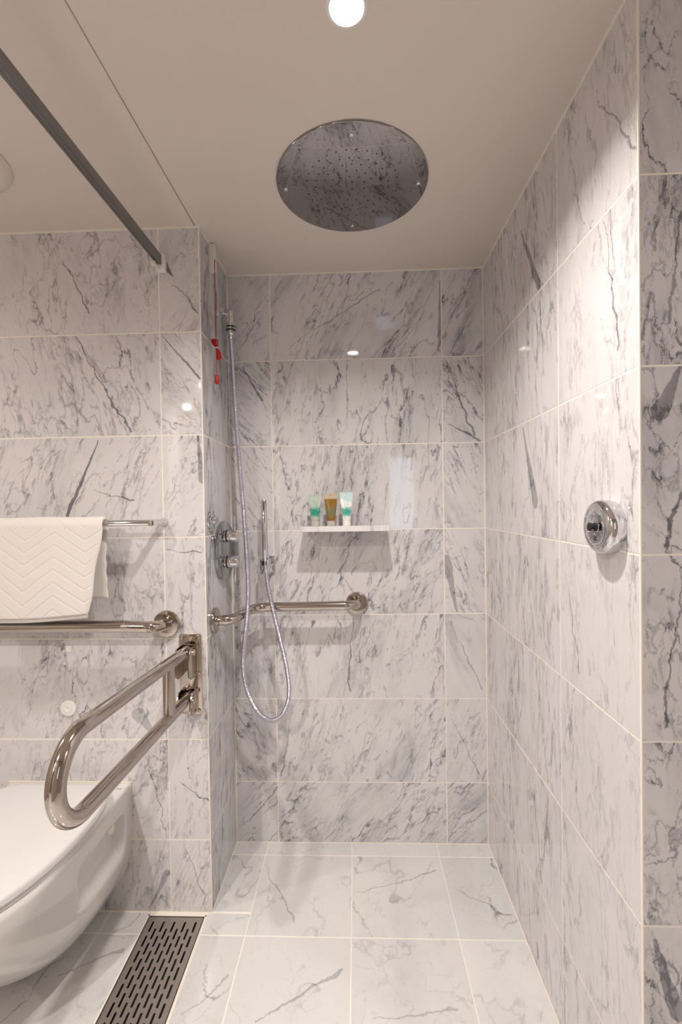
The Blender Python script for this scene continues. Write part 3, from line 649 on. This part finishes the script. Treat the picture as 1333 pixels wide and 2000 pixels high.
# ---------------------------------------------------------------- marble shelf and toiletries
sh = link_bm('shelf', mbox((-.1845, -.121, 1.1305), (.1095, -.0002, 1.1490), .001), M['marble'], loc=(0, 0, 1.13))
props(sh, 'small white marble shelf on the back wall carrying three toiletry tubes', 'shelf')
sh['grain'] = [.6, .55, 3.]; sh['look'] = [2., .3, 1.1]
for k_, v_ in (('vein_a', [9., 9., .001]), ('vein_b', [9.1, 9.1, 0.]), ('crack_a', [9., 9., .001]), ('crack_b', [9.1, 9.1, 0.])): sh[k_] = v_
def cosmetic(x, y, rz_, kind, label, h=.1085):
    o = thing('toiletry_tube', (x, y, 1.149), label, 'toiletry tube', 'toiletry tubes on the marble shelf'); o.rotation_euler.z = 0
    body = bmesh.new(); rings = []; n = 28; rot = Matrix.Rotation(rz_, 3, 'Z')
    H = [0, .004, .01, .03, .05, .065, .08, .090, .0955, .0965, .099, .1005, .1035, h-.019+.014]
    for k, z in enumerate([.0165+.92*a*(h-.0165)/.1035 if a < .0955 else h-(.1035-a)*1.0 for a in H[:-1]]):
        f = max(0, min(1, (z-.02)/(h-.036))); rx = .0142+.0078*f; ryy = .0135*(1-f**1.6)+.0009
        if k == 0: rx, ryy = .0128, .0122
        rings.append([body.verts.new(Vector((x, y, 1.149+z))+rot @ Vector((rx*math.cos(2*math.pi*i/n), ryy*math.sin(2*math.pi*i/n), 0))) for i in range(n)])
    for a, b in zip(rings, rings[1:]):
        for i in range(n): body.faces.new((a[i], a[(i+1) % n], b[(i+1) % n], b[i]))
    body.faces.new(rings[0]); body.faces.new(rings[-1])
    link_bm('tube_body', body, tube_mat(kind), o)
    link_bm('cap', ml([(0, 0), (.0136, 0), (.0142, .0006), (.0140, .0158), (.0132, .0166), (0, .0166)], (x, y, 1.149), (0, 0, 1), 36), M['white'] if kind == 'white' else M['cap2'], o)
    link_bm('crimp_hole', ml([(0, 0), (.0012, 0), (.0012, .0004), (0, .0004)], (x-.001, y-.0012, 1.149+h-.0045), (0, -1, 0), 10), M['print'], o)
M['cap2'] = mat('translucent tube cap', (.70, .66, .58), .25, Transmission_Weight=.3)
cosmetic(-.1385, -.072, .05, 'clear', 'clear tube with pale green print, nearest the stick shower')
cosmetic(-.0845, -.072, -.03, 'amber', 'amber brown tube with green print, middle of the three on the shelf')
cosmetic(-.0315, -.073, .08, 'white', 'white tube with teal print, nearest the bare end of the shelf', .1125)

# ---------------------------------------------------------------- retractable clothes line
px_, py_, pz_ = XR, -.776, 1.172
t = thing('clothes_line', (px_, py_, pz_), 'round chrome retractable clothes line reel on the right marble wall', 'clothes line')
body = link_bm('housing', ml([(0, 0), (.0475, 0), (.048, .001), (.048, .018), (.0475, .021), (.0455, .0250), (.0425, .0278), (.0385, .0290), (.0365, .0290), (.0355, .0282), (.0345, .0287), (.0245, .0287), (.0238, .0282), (.0230, .0287), (.0135, .0289), (.0130, .0277), (.0105, .0277), (.0100, .0283), (0, .0283)], (px_, py_, pz_), (-1, 0, 0), 96), M['chrome'], t, angle=28)
link_bm('line_knob', ml([(0, 0), (.0072, 0), (.0078, .001), (.0072, .0028), (.0048, .0040), (.0044, .0055), (.0050, .0085), (.0076, .0095), (.0080, .0110), (.0066, .0122), (0, .0126)], (px_-.0280, py_, pz_), (-1, 0, 0), 32), M['rubber'], t)
bm = bmesh.new()
for k in range(3):
    pts = [(px_-.0289, py_+.0055-.011*i/12, pz_-.0175-.0030*k+.0009*math.sin(i*math.pi/3)) for i in range(13)]
    tube(bm, pts, .0005, 6)
for i in range(7):
    a = math.radians(55+70*i/6); tube(bm, [(px_-.0288, py_+.019*math.cos(a), pz_+.019*math.sin(a)), (px_-.0288, py_+.0205*math.cos(a), pz_+.0205*math.sin(a))], .0005, 6)
    a = -a; tube(bm, [(px_-.0288, py_+.0275*math.cos(a), pz_+.0275*math.sin(a)), (px_-.0288, py_+.029*math.cos(a), pz_+.029*math.sin(a))], .0005, 6)
props(link_bm('engraved_marks', bm, M['print'], body), kind='stuff')

# ---------------------------------------------------------------- flush button, small white square
t = thing('flush_button', (-.8745, YL, .6185), 'round white flush button on the marble above the toilet', 'button')
link_bm('collar', ml([(.0115, 0), (.0235, 0), (.0240, .0015), (.0225, .0045), (.0195, .0055), (.0145, .0052), (.0137, .0042), (.0115, .0042)], (-.8745, YL, .6185), (0, -1, 0), 48, True), M['white'], t)
link_bm('push_button', ml([(0, 0), (.0130, 0), (.0130, .0050), (.0120, .0062), (.0070, .0064), (.0062, .0050), (0, .0048)], (-.8745, YL, .6185), (0, -1, 0), 40), M['white'], t)
props(link_bm('wall_sticker', mbox((-.8790, YL-.0022, .788), (-.8625, YL, .8060), .0006), M['cap'], loc=(-.871, YL, .797)), 'tiny square cream plate on the marble under the long grab bar', 'wall plate')

# ---------------------------------------------------------------- floor drain
t = thing('floor_drain', ((DX0+DX1)/2, (DY0+DY1)/2, 0), 'long slotted steel floor drain grate between toilet and shower floor', 'drain')
holes = []
for k in range(42):
    for i in range(5 - (k % 2)):
        x = -.6135+.0317*i+(.01585 if k % 2 else 0); ys = -.3115-.0214*k
        if ys-.034 < DY1+.012: continue
        holes.append(rrect(x-.0030, ys-.034, x+.0030, ys, .00295, 4))
link_bm('grate', flat([(DX0+.003, DY1+.003), (DX1-.003, DY1+.003), (DX1-.003, DY0-.003), (DX0+.003, DY0-.003)], holes, (0, 0, -.0035), (1, 0, 0), (0, 1, 0), .003), M['grate'], t, smooth=False)
bm = bmesh.new()
for a, b in (((DX0, DY1, -.040), (DX0+.002, DY0, -.0002)), ((DX1-.002, DY1, -.040), (DX1, DY0, -.0002)), ((DX0, DY0-.002, -.040), (DX1, DY0, -.0002)), ((DX0, DY1, -.040), (DX1, DY1+.002, -.0002)), ((DX0, DY1, -.042), (DX1, DY0, -.040))): box(bm, a, b)
link_bm('channel', bm, M['drain'], t, smooth=False)
bm = bmesh.new()
for a, b in (((DX0-.0045, DY1-.004, -.01), (DX0-.0003, DY0+.004, .0002)), ((DX1+.0003, DY1-.004, -.01), (DX1+.0045, DY0+.004, .0002)), ((DX0-.0045, DY0+.0003, -.01), (DX1+.0045, DY0+.0045, .0002))): box(bm, a, b)
struct('trim_4', bm, M['grout'])

# ---------------------------------------------------------------- wall-hung toilet
TXC = -.877; TL = .53
def wtop(d):
    w0 = .185+.006*math.sin(min(d/.23, 1)*math.pi/2)
    if d > .22: w0 = .191*math.sqrt(max(0, 1-((d-.22)/(TL-.22))**2.15))
    return w0
def ss(x, a, b): x = max(0, min(1, (x-a)/(b-a))); return x*x*(3-2*x)
def bowl():
    bm = bmesh.new(); nd, na = 150, 180; Z1 = .392; rings = []
    for i in range(nd+1):
        f = i/nd; d = min(TL*(1-(1-f)**1.35), TL-.0002); w_ = wtop(d)+.004; g = d/TL
        zb = .045+.02*g+.235*ss(g, .30, 1.10)**1.25
        n = 3.3-1.35*ss(g, .1, .75); h = Z1-zb-.01; ring = []
        for k in range(na+1):
            a = math.pi*k/na; ca, sa = math.cos(a), math.sin(a); q = (abs(ca)**n+abs(sa)**n)**(1/n)
            x = w_*ca/q; z = Z1-.01-h*sa/q; side = 1 if x > 0 else -1
            # the side pocket that hides the fixing bolt
            top = .338+.06*max(0, d-.05); bot = .205+.05*d
            m_ = ss(d, .036, .052)*(1-ss(d, .205, .262))*ss(z, bot-.012, bot+.050)*(1-ss(z, top-.016, top+.002))
            x -= side*.034*m_*(1 if abs(x) > .05 else 0)
            ring.append(bm.verts.new((TXC+x, YL-.004-d, z)))
        rings.append(ring)
    for A, B in zip(rings, rings[1:]):
        for k in range(na): bm.faces.new((A[k], A[k+1], B[k+1], B[k]))
    tops = []                                            # rounded rim, then deck
    for ring in rings:
        a, b = ring[0].co, ring[-1].co
        row = []
        for s, v in ((1, a), (-1, b)):
            row.append([bm.verts.new((v.x-s*min(.003, abs(v.x-TXC)*.3), v.y, Z1-.003)), bm.verts.new((v.x-s*min(.011, abs(v.x-TXC)*.6), v.y, Z1))])
        tops.append(row)
    for i in range(len(rings)-1):
        A, B = rings[i], rings[i+1]; P, Q = tops[i], tops[i+1]
        bm.faces.new((A[0], B[0], Q[0][0], P[0][0])); bm.faces.new((P[0][0], Q[0][0], Q[0][1], P[0][1]))
        bm.faces.new((A[-1], P[1][0], Q[1][0], B[-1])); bm.faces.new((P[1][0], P[1][1], Q[1][1], Q[1][0]))
        bm.faces.new((P[0][1], Q[0][1], Q[1][1], P[1][1]))
    for R_, T_ in ((rings[0], tops[0]), (rings[-1], tops[-1])):
        bm.faces.new(R_+[T_[1][0], T_[1][1], T_[0][1], T_[0][0]])
    bmesh.ops.remove_doubles(bm, verts=bm.verts, dist=1e-5)
    return bm
t = thing('toilet', (TXC, YL, 0), 'white wall-hung toilet with closed lid under the fold-down bar', 'toilet')
bw = link_bm('bowl', bowl(), M['ceramic'], t, angle=50)
def lid_outline(inset, d0=.052, n=26):
    pts = []; ds = [d0+.022+(TL-.004-d0-.022)*(1-(1-k/n)**2) for k in range(n+1)]
    R_ = [(max(wtop(min(d, TL))-inset, 0), d) for d in ds]
    r = .092; w0 = wtop(d0+.09)-inset-.004
    cor = [(w0-r+r*math.sin(math.radians(a)), d0+r-r*math.cos(math.radians(a))) for a in range(0, 91, 10)]
    R_ = cor+[q for q in R_ if q[1] > d0+r+.004]
    R_[-1] = (0, TL-.004-inset)
    half = [(TXC+x, -(YL-d)) for x, d in R_]
    other = [(TXC-x, -(YL-d)) for x, d in reversed(R_[:-1])]
    return half+other
def lid_bm(z0, z1, inset, dome):
    bm = bmesh.new(); rings = []
    prof = [(.010, z0), (.0, z0+.0015), (0, z1-.008), (.0018, z1-.0035), (.006, z1-.001), (.014, z1), (.045, z1+dome*.5), (.09, z1+dome*.85), (.15, z1+dome)]
    base = lid_outline(inset); cxy = Vector((TXC, -(YL-.26)))
    for ins, z in prof:
        ring = []
        for x, y in base:
            v = Vector((x, y)); dd = (v-cxy); l = dd.length; v = cxy+dd*max(.05, (l-ins)/l)
            ring.append(bm.verts.new((v.x, -v.y, z)))
        rings.append(ring)
    for A, B in zip(rings, rings[1:]):
        for k in range(len(A)): j = (k+1) % len(A); bm.faces.new((A[k], A[j], B[j], B[k]))
    bm.faces.new(rings[0]); bm.faces.new(rings[-1]); return bm
link_bm('seat', lid_bm(.3925, .404, .006, 0), M['lid'], t, angle=50)
link_bm('lid', lid_bm(.4055, .424, .001, .004), M['lid'], t, angle=50)
for s in (-.085, .085): link_bm('hinge', mt([(TXC+s-.03, YL-.047, .404), (TXC+s+.03, YL-.047, .404)], .009, 16), M['lid'], t)
pts = []
for k in range(41):
    a = math.pi*k/40; ca, sa = math.cos(a), math.sin(a); n_ = 3.3
    pts.append((TXC+.191*(abs(ca)**(2/n_))*(1 if ca > 0 else -1), .384-.342*abs(sa)**(2/n_)))
pts = pts+[(TXC-.191, .392), (TXC-.186, .397), (TXC+.186, .397), (TXC+.191, .392)]
link_bm('gasket', flat(pts, [], (0, YL-.0002, 0), (1, 0, 0), (0, 0, 1), .0045, .001), M['gasket'], t)
for s in (1, -1):
    link_bm('bolt_cap', ml([(0, 0), (.0155, 0), (.016, .002), (.0155, .009), (.0135, .0115), (.008, .0128), (0, .013)], (TXC+s*.154, YL-.066, .300), (s, -.1, .05), 36), M['cap'], t)
link_bm('lettering', text_bm('EVAC', .0062, (-.7085, YL-.030, .3922), (1, 0, 0), (0, 1, 0)), M['print'], bw, smooth=False)
